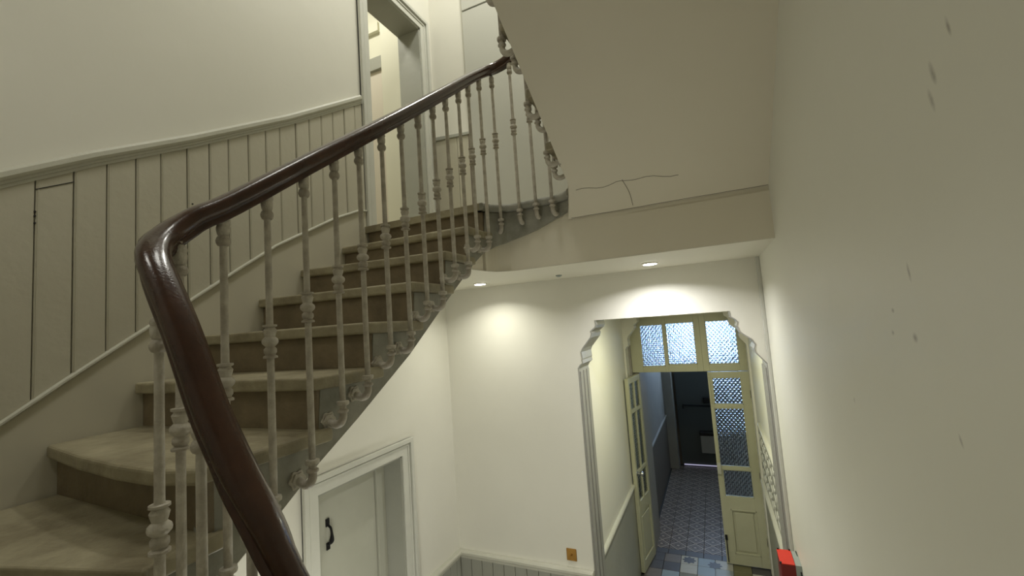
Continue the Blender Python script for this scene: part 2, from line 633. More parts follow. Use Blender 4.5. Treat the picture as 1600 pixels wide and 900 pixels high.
# passage right: rail, low panel and embossed frieze
b = new_bm()
sweep(b, [(-p, q) for p, q in moulding(.06, .04)], [(XR, 3.48, -1.73), (XR, 4.98, -1.73)])
struct('trim_8', b, RAILP, label='chair rail on the right passage wall below the embossed frieze', cat='trim')
b = new_bm()
sweep(b, [(-p, q) for p, q in moulding(.04, .026)], [(XR, 3.48, -1.15), (XR, 4.80, -1.13)])
struct('trim_9', b, RAILP, label='thin capping above the embossed frieze in the passage', cat='trim')
fr = thing('frieze_panel', 'pale embossed floral frieze panel on the right passage wall', 'wall panel', (XR, 3.48, -1.67))
b = new_bm()
box(b, XR - .012, XR, 3.48, 4.95, -1.67, -1.15)
obj('backing', b, GREYP, fr)
random.seed(11)
for i in range(7):
    for j in range(3):
        cy, cz = 3.60 + i * .195 + (.09 if j % 2 else 0), -1.57 + j * .16
        b = new_bm()
        for k in range(4):
            a = k * math.pi / 2 + .785
            pts = []
            for q in range(8):
                an = 2 * math.pi * q / 8
                u, v = .034 * math.cos(an) + .040, .017 * math.sin(an)
                pts.append((cy + u * math.cos(a) - v * math.sin(a), cz + u * math.sin(a) + v * math.cos(a)))
            prism(b, pts, 'x', XR - .018, XR - .010)
        obj('embossed_flower', b, FRAMEP, fr, bevel=.004, seg=1)
b = new_bm()
box(b, XR - .008, XR, 3.48, 5.15, ZF, -1.73)
struct('trim_13', b, GREYP, label='plain grey dado below the frieze in the passage', cat='trim')

# ------------------------------------------------------------------ tiles
pal = [('taupe_tile', (112, 104, 98)), ('pale_tile', (176, 174, 164)), ('blue_tile', (138, 152, 164)), ('olive_tile', (112, 108, 78)), ('dark_tile', (74, 72, 74)), ('steel_tile', (150, 158, 160))]
PM = [mat(n, c, .4, tuple(min(255, q + 12) for q in c), 20, .6) for n, c in pal]
S = .1735


def tile_master(m, sx, sy):
    bb = new_bm()
    box(bb, -sx / 2 + .002, sx / 2 - .002, -sy / 2 + .002, sy / 2 - .002, 0, .012)
    o = obj('tile', bb, m, floor, bevel=.0015, seg=1)
    return o


pick = {(0, 0): 0, (1, 0): 1, (2, 0): 2, (3, 0): 1, (4, 0): 3, (5, 0): 4, (0, 1): 4, (1, 1): 1, (2, 1): 2, (3, 1): 5, (4, 1): 3}
masters = {}
random.seed(5)
xs0 = -.757 + S / 2 - S
for j in range(0, 11):
    for i in range(-0, 7):
        cx_, cy_ = xs0 + i * S, 5.43 - S / 2 - j * S
        k = pick.get((i - 1, j), random.randrange(6))
        if k not in masters:
            masters[k] = tile_master(PM[k], S, S)
            t = masters[k]
        else:
            t = link_copy(masters[k], (0, 0, 0), floor)
        t.location = (cx_, cy_, ZF - .012)
# dark star motif tiles
for cx_, cy_ in ((-.500, 5.345), (-.24, 5.31)):
    b = new_bm()
    pts = [((.062 + .012 * math.cos(8 * a)) * math.cos(a) + cx_, (.062 + .012 * math.cos(8 * a)) * math.sin(a) + cy_) for a in [2 * math.pi * q / 40 for q in range(40)]]
    prism(b, pts, 'z', ZF, ZF + .0012)
    obj('star_motif', b, PM[4], floor)
# diamond field of the front hall, with a border of half tiles
DS = .187
bt = None
for i in range(8):
    cx_ = -.728 + DS / 2 + (i - 1) * DS
    o = (tile_master(PM[4], DS, .115) if bt is None else link_copy(bt, (0, 0, 0), floor))
    bt = o
    o.location = (cx_, 5.43 + .0575, ZF - .012)
dm = None
for j in range(17):
    for i in range(8):
        cx_, cy_ = -.728 + DS / 2 + (i - 1) * DS, 5.545 + DS / 2 + j * DS
        if cy_ > 8.6:
            continue
        o = (tile_master(DIAMOND, DS, DS) if dm is None else link_copy(dm, (0, 0, 0), floor))
        dm = o
        o.location = (cx_, cy_, ZF - .012)

# ------------------------------------------------------------------ front hall beyond the glazed doors
b = new_bm()
box(b, -1.15, -.86, 5.42, 5.90, ZF, .6)
box(b, -1.15, -.945, 5.90, 8.8, ZF, .6)
wall_hall = struct('wall_hall_left', b, HALLW, label='blue-grey lit wall in the dark front hall', cat='wall')
b = new_bm()
box(b, -.945, -.935, 5.9, 8.35, ZF, -1.83)
obj('dado_panel', b, HALLD, wall_hall)
b = new_bm()
sweep(b, moulding(.04, .025), [(-.945, 5.9, -1.84), (-.945, 8.35, -1.84)])
struct('trim_10', b, HALLW, label='chair rail on the left wall of the front hall', cat='trim')
b = new_bm()
box(b, -.945, -.79, 8.35, 8.62, ZF, .6)
struct('trim_11', b, HALLW, label='pale pilaster beside the street door', cat='trim', bevel=.004)
b = new_bm()
box(b, -1.15, 1.1, 8.62, 8.8, ZF, .6)
wall_street = struct('wall_street', b, HALLD, label='dark street end wall of the front hall', cat='wall')
b = new_bm()
box(b, .95, 1.1, 5.42, 8.8, ZF, .6)
struct('wall_hall_right', b, HALLW, label='right side wall of the front hall', cat='wall')
b = new_bm()
box(b, -1.15, 1.1, 5.33, 8.8, .6, .7)
struct('ceiling_hall', b, HALLW, label='ceiling of the front hall', cat='ceiling')
b = new_bm()
box(b, XR - .01, 1.1, 5.33, 5.45, ZF, .6)
box(b, -1.15, 1.1, 5.33, 5.45, -.02, .6)
box(b, -1.15, -.93, 5.33, 5.45, ZF, .0)
struct('wall_doors', b, HALLW, label='wall around the glazed doors seen from the front hall', cat='wall')

d4 = thing('door_4', 'dark street door with a low letter box at the end of the front hall', 'door', (0, 8.6, ZF))
d4['kind'] = 'structure'
b = new_bm()
box(b, -.75, .75, 8.57, 8.615, ZF + .03, -.95)
obj('leaf', b, FDOOR, d4, bevel=.004)
b = new_bm()
sweep(b, circ(.014, 8), [(-.64, 8.52, -1.66), (.1, 8.52, -1.68)])
box(b, -.655, -.63, 8.51, 8.58, -1.72, -1.645)
obj('grab_bar', b, BLACK, d4)
b = new_bm()
box(b, -.30, -.20, 8.50, 8.58, -1.62, -1.52)
obj('lock_case', b, BLACK, d4, bevel=.01)
b = new_bm()
box(b, -.72, -.10, 8.55, 8.57, ZF + .012, ZF + .026)
obj('lit_gap', b, GLINT, d4)
lb = thing('letter_box', 'grey letter box with a dark lid on the street door', 'letter box', (-.24, 8.5, -2.47))
b = new_bm()
box(b, -.40, -.08, 8.42, 8.56, -2.46, -2.16)
obj('body', b, HALLW, lb, bevel=.008)
b = new_bm()
box(b, -.41, -.07, 8.40, 8.56, -2.16, -2.10)
obj('lid', b, BLACK, lb, bevel=.012)

w2 = thing('window_2', 'daylit fanlight over the street door', 'window', (0, 8.6, -.9))
w2['kind'] = 'structure'
b = new_bm()
box(b, -.74, .9, 8.60, 8.612, -.88, .55)
obj('pane', b, SKYLIT, w2)
b = new_bm()
for xx in (-.77, -.22, .33, .88):
    box(b, xx, xx + .05, 8.57, 8.615, -.93, .5)
box(b, -.77, .93, 8.57, 8.615, -.93, -.88)
box(b, -.77, .93, 8.57, 8.615, .45, .5)
obj('frame', b, FDOOR, w2)

# ------------------------------------------------------------------ glazed doors (door plane y = 5.4)


def frame_rects(bm, X, Z, holes, y0, y1):
    """solid rectangle X x Z with rectangular holes, extruded y0..y1, built from strips"""
    xs = sorted({X[0], X[1], *[h[0] for h in holes], *[h[1] for h in holes]})
    zs = sorted({Z[0], Z[1], *[h[2] for h in holes], *[h[3] for h in holes]})
    for i in range(len(xs) - 1):
        k = 0
        while k < len(zs) - 1:
            xm = (xs[i] + xs[i + 1]) / 2
            solid = lambda kk: not any(h[0] < xm < h[1] and h[2] < (zs[kk] + zs[kk + 1]) / 2 < h[3] for h in holes)
            if solid(k):
                e = k
                while e + 1 < len(zs) - 1 and solid(e + 1):
                    e += 1
                box(bm, xs[i], xs[i + 1], y0, y1, zs[k], zs[e + 1])
                k = e + 1
            else:
                k += 1


def beads(bm, h, y0, y1, w=.010):
    x0_, x1_, z0_, z1_ = h
    box(bm, x0_, x0_ + w, y0, y1, z0_, z1_)
    box(bm, x1_ - w, x1_, y0, y1, z0_, z1_)
    box(bm, x0_, x1_, y0, y1, z0_, z0_ + w)
    box(bm, x0_, x1_, y0, y1, z1_ - w, z1_)


wt = thing('window_1', 'transom of three blue patterned glass panes over the double doors', 'window', (-.3, 5.4, -.66))
wt['kind'] = 'structure'
TH = [(-.805, -.548, -.606, -.118), (-.516, -.208, -.590, -.112), (-.090, .218, -.594, -.115)]
b = new_bm()
frame_rects(b, (-.93, -.1495), (-.672, -.02), TH[:2], 5.375, 5.42)
obj('left_sash', b, GLAZP, wt, bevel=.003)
b = new_bm()
frame_rects(b, (-.1492, .305), (-.672, -.02), TH[2:], 5.375, 5.42)
obj('right_sash', b, GLAZP, wt, bevel=.003)
for h in TH:
    b = new_bm()
    beads(b, h, 5.384, 5.41, .008)
    obj('glazing_bead', b, GLAZP, wt)
    b = new_bm()
    box(b, h[0], h[1], 5.395, 5.400, h[2], h[3])
    obj('pane', b, GLASS, wt)

# fixed right leaf
d2 = thing('door_2', 'closed right leaf of the glazed double door with three patterned panes', 'door', (.08, 5.4, ZF))
d2['kind'] = 'structure'
RH = [(-.077, .211, -1.034, -.745), (-.088, .209, -1.700, -1.076), (-.068, .215, -2.018, -1.735), (-.030, .220, -2.61, -2.145)]
b = new_bm()
frame_rects(b, (-.118, .292), (ZF + .012, -.680), RH, 5.375, 5.415)
obj('leaf_frame', b, GLAZP, d2, bevel=.004)
b = new_bm()
box(b, RH[3][0], RH[3][1], 5.392, 5.402, RH[3][2], RH[3][3])
box(b, RH[3][0] + .035, RH[3][1] - .035, 5.380, 5.395, RH[3][2] + .035, RH[3][3] - .035)
beads(b, RH[3], 5.372, 5.395, .016)
obj('raised_panel', b, GLAZP, d2, bevel=.004)
for h in RH[:3]:
    b = new_bm()
    box(b, h[0], h[1], 5.394, 5.399, h[2], h[3])
    obj('pane', b, GLASS, d2)
    b = new_bm()
    beads(b, h, 5.384, 5.408, .008)
    obj('glazing_bead', b, GLAZP, d2)
b = new_bm()
box(b, .292, .307, 5.36, 5.42, ZF, -.67)
obj('hinge_post', b, GLAZP, d2, bevel=.003)
for z in (-.92, -1.78, -2.45):
    b = new_bm()
    lathe(b, [(.009, -.04), (.009, .04)], 8, (.294, 5.368, z))
    obj('hinge', b, BLACK, d2)
b = new_bm()
sweep(b, circ(.005, 6), [(-.100, 5.366, -.70), (-.100, 5.366, -1.04)])
box(b, -.112, -.088, 5.362, 5.376, -.735, -.715)
box(b, -.112, -.088, 5.362, 5.376, -1.05, -1.03)
obj('top_bolt', b, GLAZP, d2)
b = new_bm()
sweep(b, circ(.005, 6), [(-.100, 5.366, -2.42), (-.100, 5.366, -2.70)])
box(b, -.112, -.088, 5.360, 5.376, -2.47, -2.42)
obj('foot_bolt', b, BLACK, d2)
b = new_bm()
box(b, -.118, -.078, 5.352, 5.376, -1.78, -1.66)
obj('lock_case', b, RAILP, d2, bevel=.004)

# open left leaf: local x runs along the leaf from the hinge, built then turned
d3 = thing('door_3', 'open left leaf of the glazed double door folded against the passage wall', 'door', (-.872, 5.36, ZF))
d3['kind'] = 'structure'
W = .435
LH = []
for (a0, a1) in ((.045, .205), (.230, .390)):
    for (c0, c1) in ((.93 - .20, .72 + .29), (1.045, 1.66), (1.70, 1.985)):
        LH.append((a0, a1, c0, c1))
PH = [(.05, .385, .12, .585)]
b = new_bm()
frame_rects(b, (0, W), (.012, 2.045), LH + PH, -.02, .02)


def dobj(name, bm, m, **k):
    for v in bm.verts:
        v.co += WORLDLOC[d3.name]
    return obj(name, bm, m, d3, **k)


dobj('leaf_frame', b, GLAZP, bevel=.003)
for h in LH:
    b = new_bm()
    box(b, h[0], h[1], -.002, .003, h[2], h[3])
    dobj('pane', b, GLASS)
b = new_bm()
box(b, .05, .385, -.006, .006, .12, .585)
box(b, .08, .355, -.016, .016, .15, .555)
dobj('raised_panel', b, GLAZP, bevel=.004)
for s in (-1, 1):
    b = new_bm()
    lathe(b, [(.024, 0), (.024, .006), (.008, .010), (.008, .035), (.020, .042), (.026, .055), (.020, .070), (.006, .074)], 14)
    bmesh.ops.rotate(b, verts=b.verts, cent=(0, 0, 0), matrix=Matrix.Rotation(math.radians(-90 * s), 3, 'X'))
    bmesh.ops.translate(b, verts=b.verts, vec=(.405, s * .02, 1.03))
    dobj('door_knob', b, CHROME, smooth=True)
d3.rotation_euler = (0, 0, math.atan2(-.43, -.062))

# ------------------------------------------------------------------ cellar door in the left wall
cf = thing('door_1', 'low plain cellar door in a moulded frame below the stairs', 'door', (XL, 2.16, ZF))
cf['kind'] = 'structure'
b = new_bm()


def architrave(bm, y0, y1, z0, z1, wd, depth, foot=True):
    pts = [(y0 - wd, z0), (y0 - wd, z1 + wd), (y1 + wd, z1 + wd), (y1 + wd, z0), (y1, z0), (y1, z1), (y0, z1), (y0, z0)]
    prism(bm, pts, 'x', XL, XL + depth)


architrave(b, DL0, DL1, ZF, DLT, .105, .012)
architrave(b, DL0 - .075, DL1 + .075, ZF, DLT + .075, .030, .030)
architrave(b, DL0 - .055, DL1 + .055, ZF, DLT + .055, .012, .020)
obj('architrave', b, FRAMEP, cf, bevel=.003)
b = new_bm()
box(b, XL - .19, XL, DL0 - .0, DL0 + .012, ZF, DLT)
box(b, XL - .19, XL, DL1 - .012, DL1, ZF, DLT)
box(b, XL - .19, XL, DL0, DL1, DLT - .012, DLT)
obj('lining', b, GREYP, cf)
b = new_bm()
box(b, XL - .205, XL - .165, DL0 + .012, DL1 - .10, ZF + .01, DLT - .03)
obj('leaf', b, DOORP, cf, bevel=.003)
b = new_bm()
box(b, XL - .205, XL - .150, DL1 - .095, DL1 - .012, ZF + .01, DLT - .012)
obj('hanging_stile', b, DOORP, cf, bevel=.003)
b = new_bm()
box(b, XL - .5, XL - .206, DL0 - .1, DL1 + .1, ZF, DLT + .1)
obj('dark_backing', b, DARK, cf)
b = new_bm()
hx, hy = XL - .163, 2.01
pz = [(-1.125, .0), (-1.135, .012), (-1.15, .030), (-1.19, .036), (-1.225, .030), (-1.24, .012), (-1.245, 0)]
pathh = [(hx + o_, hy, z) for z, o_ in pz]
rr = [.010, .010, .009, .012, .016, .012, .012]
prev = None
for i, (q, r_) in enumerate(zip(pathh, rr)):
    pass
sp = smooth_path(pathh, 4)
rings = []
for i, q in enumerate(sp):
    f = i / (len(sp) - 1)
    r_ = .007 + .008 * max(0, 1 - abs(f - .62) / .18) + .003 * (f < .12 or f > .88)
    tdir = (sp[min(i + 1, len(sp) - 1)] - sp[max(i - 1, 0)]).normalized()
    s_ = Vector((0, 1, 0))
    u_ = s_.cross(tdir).normalized()
    rings.append([b.verts.new(q + s_ * r_ * math.cos(a) + u_ * r_ * math.sin(a)) for a in [2 * math.pi * k / 8 for k in range(8)]])
for a_, c_ in zip(rings, rings[1:]):
    for k in range(8):
        b.faces.new((a_[k], a_[(k + 1) % 8], c_[(k + 1) % 8], c_[k]))
box(b, hx - .003, hx + .006, hy - .012, hy + .012, -1.14, -1.095)
box(b, hx - .003, hx + .006, hy - .012, hy + .012, -1.275, -1.235)
obj('door_handle', b, BLACK, cf, smooth=True)['label'] = 'black cast iron pull handle'

# ------------------------------------------------------------------ upper doorway
ud = thing('door_5', 'open doorway with a grey moulded frame at the head of the stairs', 'doorway', (XL, 2.7, ZL))
ud['kind'] = 'structure'
b = new_bm()
architrave(b, DU0, DU1, ZL, DUT, .100, .014)
architrave(b, DU0 - .070, DU1 + .070, ZL, DUT + .070, .030, .034)
architrave(b, DU0 - .045, DU1 + .045, ZL, DUT + .045, .012, .022)
obj('architrave', b, FRAMEP, ud, bevel=.003)
b = new_bm()
box(b, XL - .225, XL, DU0, DU0 + .012, ZL, DUT)
box(b, XL - .225, XL, DU1 - .012, DU1, ZL, DUT)
box(b, XL - .225, XL, DU0, DU1, DUT - .012, DUT)
obj('lining', b, GREYP, ud)
# side room
SRP = mat('side_room_paint', (228, 226, 208), .6, (232, 230, 212), 1.5, .6)
b = new_bm()
box(b, -2.61, -2.30, 3.14, 3.4, ZL - .1, ZT)
box(b, -4.2, -2.61, 3.30, 3.5, ZL - .1, ZT)
box(b, -4.3, -4.2, .9, 3.5, ZL - .1, ZT)
box(b, -4.3, -2.3, .8, .9, ZL - .1, ZT)
struct('wall_side_room', b, SRP, label='warm yellow lit walls of the side room beyond the upper doorway', cat='wall')
b = new_bm()
box(b, -4.3, XL - T, .8, 3.5, ZL - .14, ZL - .04)
struct('floor_side_room', b, STONE, label='floor of the side room', cat='floor')
b = new_bm()
box(b, -4.3, XL - T, .8, 3.5, ZT - .1, ZT)
struct('ceiling_side_room', b, CEIL, label='ceiling of the side room', cat='ceiling')
b = new_bm()
box(b, -3.6, -2.735, 3.26, 3.30, 3.00, 3.09)
struct('trim_12', b, SRP, label='boxed beam end high on the side room wall', cat='trim')
d6 = thing('door_6', 'white closed door under a thick lintel inside the side room', 'door', (-3.2, 3.3, ZL))
d6['kind'] = 'structure'
b = new_bm()
box(b, -3.7, -2.70, 3.245, 3.30, 2.59, 2.72)
obj('lintel', b, GREYP, d6, bevel=.004)
b = new_bm()
box(b, -3.6, -2.72, 3.275, 3.30, ZL, 2.60)
obj('leaf', b, mat('white_door_paint', (222, 214, 200), .5), d6)

# ------------------------------------------------------------------ upper far wall: boards + cupboard front
bd = thing('low_boarding', 'short grey painted boarding beside the tall cupboard on the landing', 'wall panel', (-1.91, YF, ZL))
sx = [XL, -1.974, -1.865, -1.745]
for i in range(3):
    b = new_bm()
    box(b, sx[i] + .002, sx[i + 1] - .002, YF - .014, YF, ZL, 1.665)
    obj('board', b, PANEL, bd, bevel=.0015, seg=1)
b = new_bm()
prism(b, [(XL, 1.665), (-1.735, 1.645), (-1.735, 1.670), (XL, 1.700)], 'y', YF - .026, YF)
obj('capping', b, GREYP, bd, bevel=.003)
b = new_bm()
box(b, -1.745, -1.733, YF - .022, YF, ZL, 1.66)
obj('end_strip', b, HALLD, bd)
cu = thing('landing_cupboard', 'tall flush grey cupboard front at the back of the landing', 'cupboard', (-.7, YF, ZL))
for nm, z0_, z1_ in (('door', ZL, 2.742), ('top_panel', 2.756, ZT)):
    b = new_bm()
    box(b, -1.73, XR, YF - .030, YF, z0_, z1_)
    obj(nm, b, CUPB, cu, bevel=.002, seg=1)
b = new_bm()
box(b, -1.728, XR, YF - .012, YF, 2.742, 2.756)
obj('shadow_gap', b, DARK, cu)

def relief_one_side():
    for o_ in SC.objects:
        if o_.type == 'MESH' and o_.data.materials and o_.data.materials[0] == GLASS:
            o_.data.materials.append(PLAING)
            for p_ in o_.data.polygons:
                p_.material_index = 0 if p_.normal.y < -.5 else 1


relief_one_side()
# ------------------------------------------------------------------ the staircase


def arc(cx_, cy_, r, a0, a1, n=8):
    return [(cx_ + r * math.cos(math.radians(a0 + (a1 - a0) * i / n)), cy_ + r * math.sin(math.radians(a0 + (a1 - a0) * i / n))) for i in range(n + 1)]


def well_path(off, y_low=2.36, y_up=0.5):
    """plan path of the well edge moved inwards by off: up the right flight's foot, round the near end, along the visible
    flight, round the far end, back along the upper flight"""
    r = .17 - off * .9
    xr_, xl_, ya, yb = XU - off, XS + off, YW0 + off, YW1 - off
    p = [(xr_, y_low)] + [(xr_, y_low - (y_low - ya - r) * i / 10) for i in range(1, 10)]
    p += arc(xr_ - r, ya + r, r, 0, -90) + arc(xl_ + r, ya + r, r, -90, -180)
    p += [(xl_, ya + r + (yb - ya - 2 * r) * i / 30) for i in range(1, 30)]
    p += arc(xl_ + r, yb - r, r, 180, 90) + arc(xr_ - r, yb - r, r, 90, 0)
    p += [(xr_, yb - r + (y_up - yb + r) * i / 16) for i in range(1, 17)]
    return p


def resample(p, step=.012):
    out, acc = [], 0
    for a, c in zip(p, p[1:]):
        l = math.hypot(c[0] - a[0], c[1] - a[1])
        n = max(1, int(l / step))
        for i in range(n):
            out.append((a[0] + (c[0] - a[0]) * i / n, a[1] + (c[1] - a[1]) * i / n))
    out.append(p[-1])
    return out


WP = resample(well_path(0))
# nosing stations on the well edge: (x, y, z of the tread that starts there)
YN_ = {'A': (1.011, .951), 'B': (1.270, 1.203), 'C': (1.539, 1.469), 'D': (1.809, 1.722), 'E': (2.050, 2.030), 'F': (2.246, 2.252)}
ST = []           # (well x, well y, outer polyline, tread z)
lows = [(XU, .70 + .24 * k, -1.483 - .178 * k) for k in range(6, -1, -1)]
for X_, Y_, z in lows:
    ST.append(dict(w=(X_, Y_), o=(XR, Y_ - (.15 if z > -1.5 else 0)), z=z))
ST += [dict(w=(-.63, .55), o=(XR, -.10), z=-1.313), dict(w=(-.70, .45), o=(-.1, YN), z=-1.143), dict(w=(-.84, .44), o=(-.75, YN), z=-.973),
       dict(w=(-.98, .44), o=(-1.35, YN), z=-.803), dict(w=(-1.10, .46), o=(XL, -.35), z=-.633), dict(w=(-1.172, .53), o=(XL, .30), z=-.463),
       dict(w=(XS, .665), o=(XL, .705), z=-.293)]
for i, k in enumerate('ABCDEF'):
    ST.append(dict(w=(XS, YN_[k][0]), o=(XL, YN_[k][1]), z=ZA + RI * i))
for i in range(8):
    ST.append(dict(w=(XU, 2.33 - .235 * i), o=(XR, 2.33 - .235 * i), z=ZL + RI * (i + 1)))


def near_idx(p, start=0, window=170):
    return min(range(start, min(len(WP), start + window)), key=lambda i: (WP[i][0] - p[0]) ** 2 + (WP[i][1] - p[1]) ** 2)


idx = []
s0 = 0
for s in ST:
    s0 = near_idx(s['w'], s0)
    idx.append(s0)


def outer_between(a, c):
    """outer boundary corners met when walking from outer point a to c"""
    corners = [(XR, YN), (XL, YN)]
    out = []

    def side(p):
        if abs(p[0] - XR) < 1e-6 and p[1] > YN:
            return 0
        if abs(p[1] - YN) < 1e-6:
            return 1
        return 2
    sa, sc = side(a), side(c)
    if sa == 0 and sc >= 1:
        out.append((XR, YN))
    if sa <= 1 and sc == 2:
        out.append((XL, YN))
    return out


stairs = thing('staircase', 'worn brown stone staircase curving up along the left wall to the landing', 'staircase', (XL, .5, ZF))
up = thing('upper_staircase', 'underside of the plastered upper flight hanging over the right side', 'staircase', (XU, 2.39, ZL))
NTH, NOS = .044, .028
n_low = len(lows) + 7 + 6
for i, s in enumerate(ST):
    z = s['z']
    is_up = i >= n_low
    par = up if is_up else stairs
    last = i == n_low - 1
    if not last and i + 1 < len(ST):
        nx = ST[i + 1]
    elif not last:
        nx = dict(w=(XU, s['w'][1] - .235), o=(XR, s['o'][1] - .235), z=z + RI)
    i0 = idx[i]
    W0, O0 = Vector(s['w']), Vector(s['o'])
    if last:
        # landing: stone edge strip and slab
        b = new_bm()
        ed = [p for p in WP[i0:near_idx((XU, 2.30), i0)]]
        inner = []
        for k, p in enumerate(ed):
            a = ed[max(k - 1, 0)]
            c = ed[min(k + 1, len(ed) - 1)]
            t = Vector((c[0] - a[0], c[1] - a[1])).normalized()
            inner.append((p[0] + t.y * .028, p[1] - t.x * .028))
        prism(b, ed[::2] + [(XU + .0, 2.33), (XR, 2.33), (XR, YF), (XL, YF), (XL, s['o'][1])], 'z', z - NTH, z)
        obj('landing_slab', b, STONE, stairs)
        b = new_bm()
        sweep(b, [(-.034, -NTH), (.020, -NTH), (.027, -.038), (.029, -.022), (.027, -.006), (.020, .0005), (-.034, .0005)], [(p[0], p[1], z) for p in ed])
        obj('landing_nosing', b, STRING, stairs, smooth=True)
        # riser under the landing
    else:
        i1 = idx[i + 1] if i + 1 < len(ST) else near_idx(nx['w'], i0)
        ed = WP[i0:i1 + 1]
        inner = []
        for k in range(i0, min(i1 + 6, len(WP) - 1)):
            a = WP[max(k - 1, 0)]
            c = WP[min(k + 1, len(WP) - 1)]
            t = Vector((c[0] - a[0], c[1] - a[1])).normalized()
            oh = .056 if is_up else .026
            inner.append((WP[k][0] + t.y * oh, WP[k][1] - t.x * oh))
        inner = inner[:1] + inner[1:-1:2] + inner[-1:]
        W1, O1 = Vector(nx['w']), Vector(nx['o'])
        dirn = (O1 - W1).normalized()
        nrm = Vector((dirn.y, -dirn.x))
        if nrm.dot(W1 - W0) < 0:
            nrm = -nrm
        back = NOS + .02
        b1 = W1 + nrm * back
        b2 = O1 + nrm * back
        b2.x = min(max(b2.x, XL), XR)
        b2.y = max(b2.y, YN)
        oc = outer_between(s['o'], nx['o'])
        pts = [tuple(O0)]
        if s['z'] == -.293:
            pts += [(-1.732, .655), (-1.471, .630), (-1.290, .628)]
        pts += inner
        # step back in from the return nosing to the well face, then along the back to the wall
        lastp = inner[-1]
        dd = Vector((WP[min(i1 + 5, len(WP) - 1)]))
        pts += [tuple(dd), tuple(b1), tuple(b2)] if (Vector(lastp) - b1).length > .001 else [tuple(b1), tuple(b2)]
        pts += oc[::-1]
        pts = [(max(p_[0], XL + .013), p_[1]) for p_ in pts]
        b = new_bm()
        try:
            prism(b, pts, 'z', z - NTH, z)
        except Exception as ex:
            print('tread', i, ex)
        obj('tread', b, STONE, par, bevel=.014, seg=3)
    # riser
    zp = ST[i - 1]['z'] if i else ZF
    dirn = (O0 - W0).normalized()
    nrm = Vector((dirn.y, -dirn.x))
    prevw = Vector(ST[i - 1]['w']) if i else Vector((W0.x, W0.y + .2))
    if nrm.dot(W0 - prevw) < 0:
        nrm = -nrm
    a0 = W0 + nrm * NOS
    a1 = O0 + nrm * NOS
    b = new_bm()
    q = [a0, a1, a1 + nrm * .022, a0 + nrm * .022]
    q = [(min(max(v.x, XL + .014), XR), max(v.y, YN)) for v in q]
    prism(b, q, 'z', zp - .001, z - NTH)
    obj('riser', b, RISER, par, bevel=.002, seg=1)

# stringer along the well: top follows the treads, bottom a smooth line
BOT = {}
cum = [0]
for a, c in zip(WP, WP[1:]):
    cum.append(cum[-1] + math.hypot(c[0] - a[0], c[1] - a[1]))
# bottom line control points (index on WP, z)
ctrl = [(0, ZF + .02)]
for X_, Y_, z in lows[1:]:
    ctrl.append((near_idx((X_, Y_), 0), z - .34))
for j, s in enumerate(ST[len(lows):len(lows) + 7]):
    ctrl.append((idx[len(lows) + j], s['z'] - .34))
for yv, zv in ((.903, -.490), (1.044, -.398), (1.217, -.295), (1.525, -.098), (1.791, .105), (2.0, .255), (2.134, .350), (2.25, .418)):
    ctrl.append((near_idx((XS, yv), idx[len(lows) + 6]), zv))
for xv, yv, zv in ((-1.15, 2.36, .478), (-1.05, 2.395, .512), (-.90, 2.395, .548), (-.75, 2.395, .600), (-.66, 2.35, .655)):
    ctrl.append((near_idx((xv, yv), idx[n_low - 1]), zv))
for yv in (2.23, 1.9, 1.5, 1.0, .55):
    ctrl.append((near_idx((XU, yv), near_idx((-.66, 2.38), idx[n_low - 1])), .603 + .594 * (2.395 - yv)))
ctrl = sorted({c[0]: c for c in ctrl}.values())


def interp(i, C):
    for (a, za), (c, zc) in zip(C, C[1:]):
        if a <= i <= c:
            return za + (zc - za) * (cum[i] - cum[a]) / max(1e-6, cum[c] - cum[a])
    return C[-1][1] if i > C[-1][0] else C[0][1]


def ribbon(i_from, i_to, thick=.05):
    bm = new_bm()
    prev_ = None
    for i in range(i_from, i_to + 1):
        a = WP[max(i - 1, 0)]
        c = WP[min(i + 1, len(WP) - 1)]
        t = Vector((c[0] - a[0], c[1] - a[1])).normalized()
        n_ = Vector((-t.y, t.x))       # away from the well
        p = Vector(WP[i])
        k = max((j for j in range(len(idx)) if idx[j] + 3 <= i), default=None)
        top = (ST[k]['z'] - NTH - .001) if k is not None else ZF + .1
        bot = min(interp(i, ctrl), top - .02)
        ring = [bm.verts.new((p.x, p.y, bot)), bm.verts.new((p.x, p.y, top)), bm.verts.new((p.x + n_.x * thick, p.y + n_.y * thick, top)), bm.verts.new((p.x + n_.x * thick, p.y + n_.y * thick, bot))]
        if prev_:
            for j in range(4):
                bm.faces.new((prev_[j], prev_[(j + 1) % 4], ring[(j + 1) % 4], ring[j]))
        else:
            bm.faces.new(ring)
        prev_ = ring
    bm.faces.new(prev_[::-1])
    return bm


split = near_idx((XU, 2.28), idx[n_low - 1])
obj('stringer', ribbon(0, split), STRING, stairs)
obj('stringer', ribbon(split, len(WP) - 1), STRING, up)

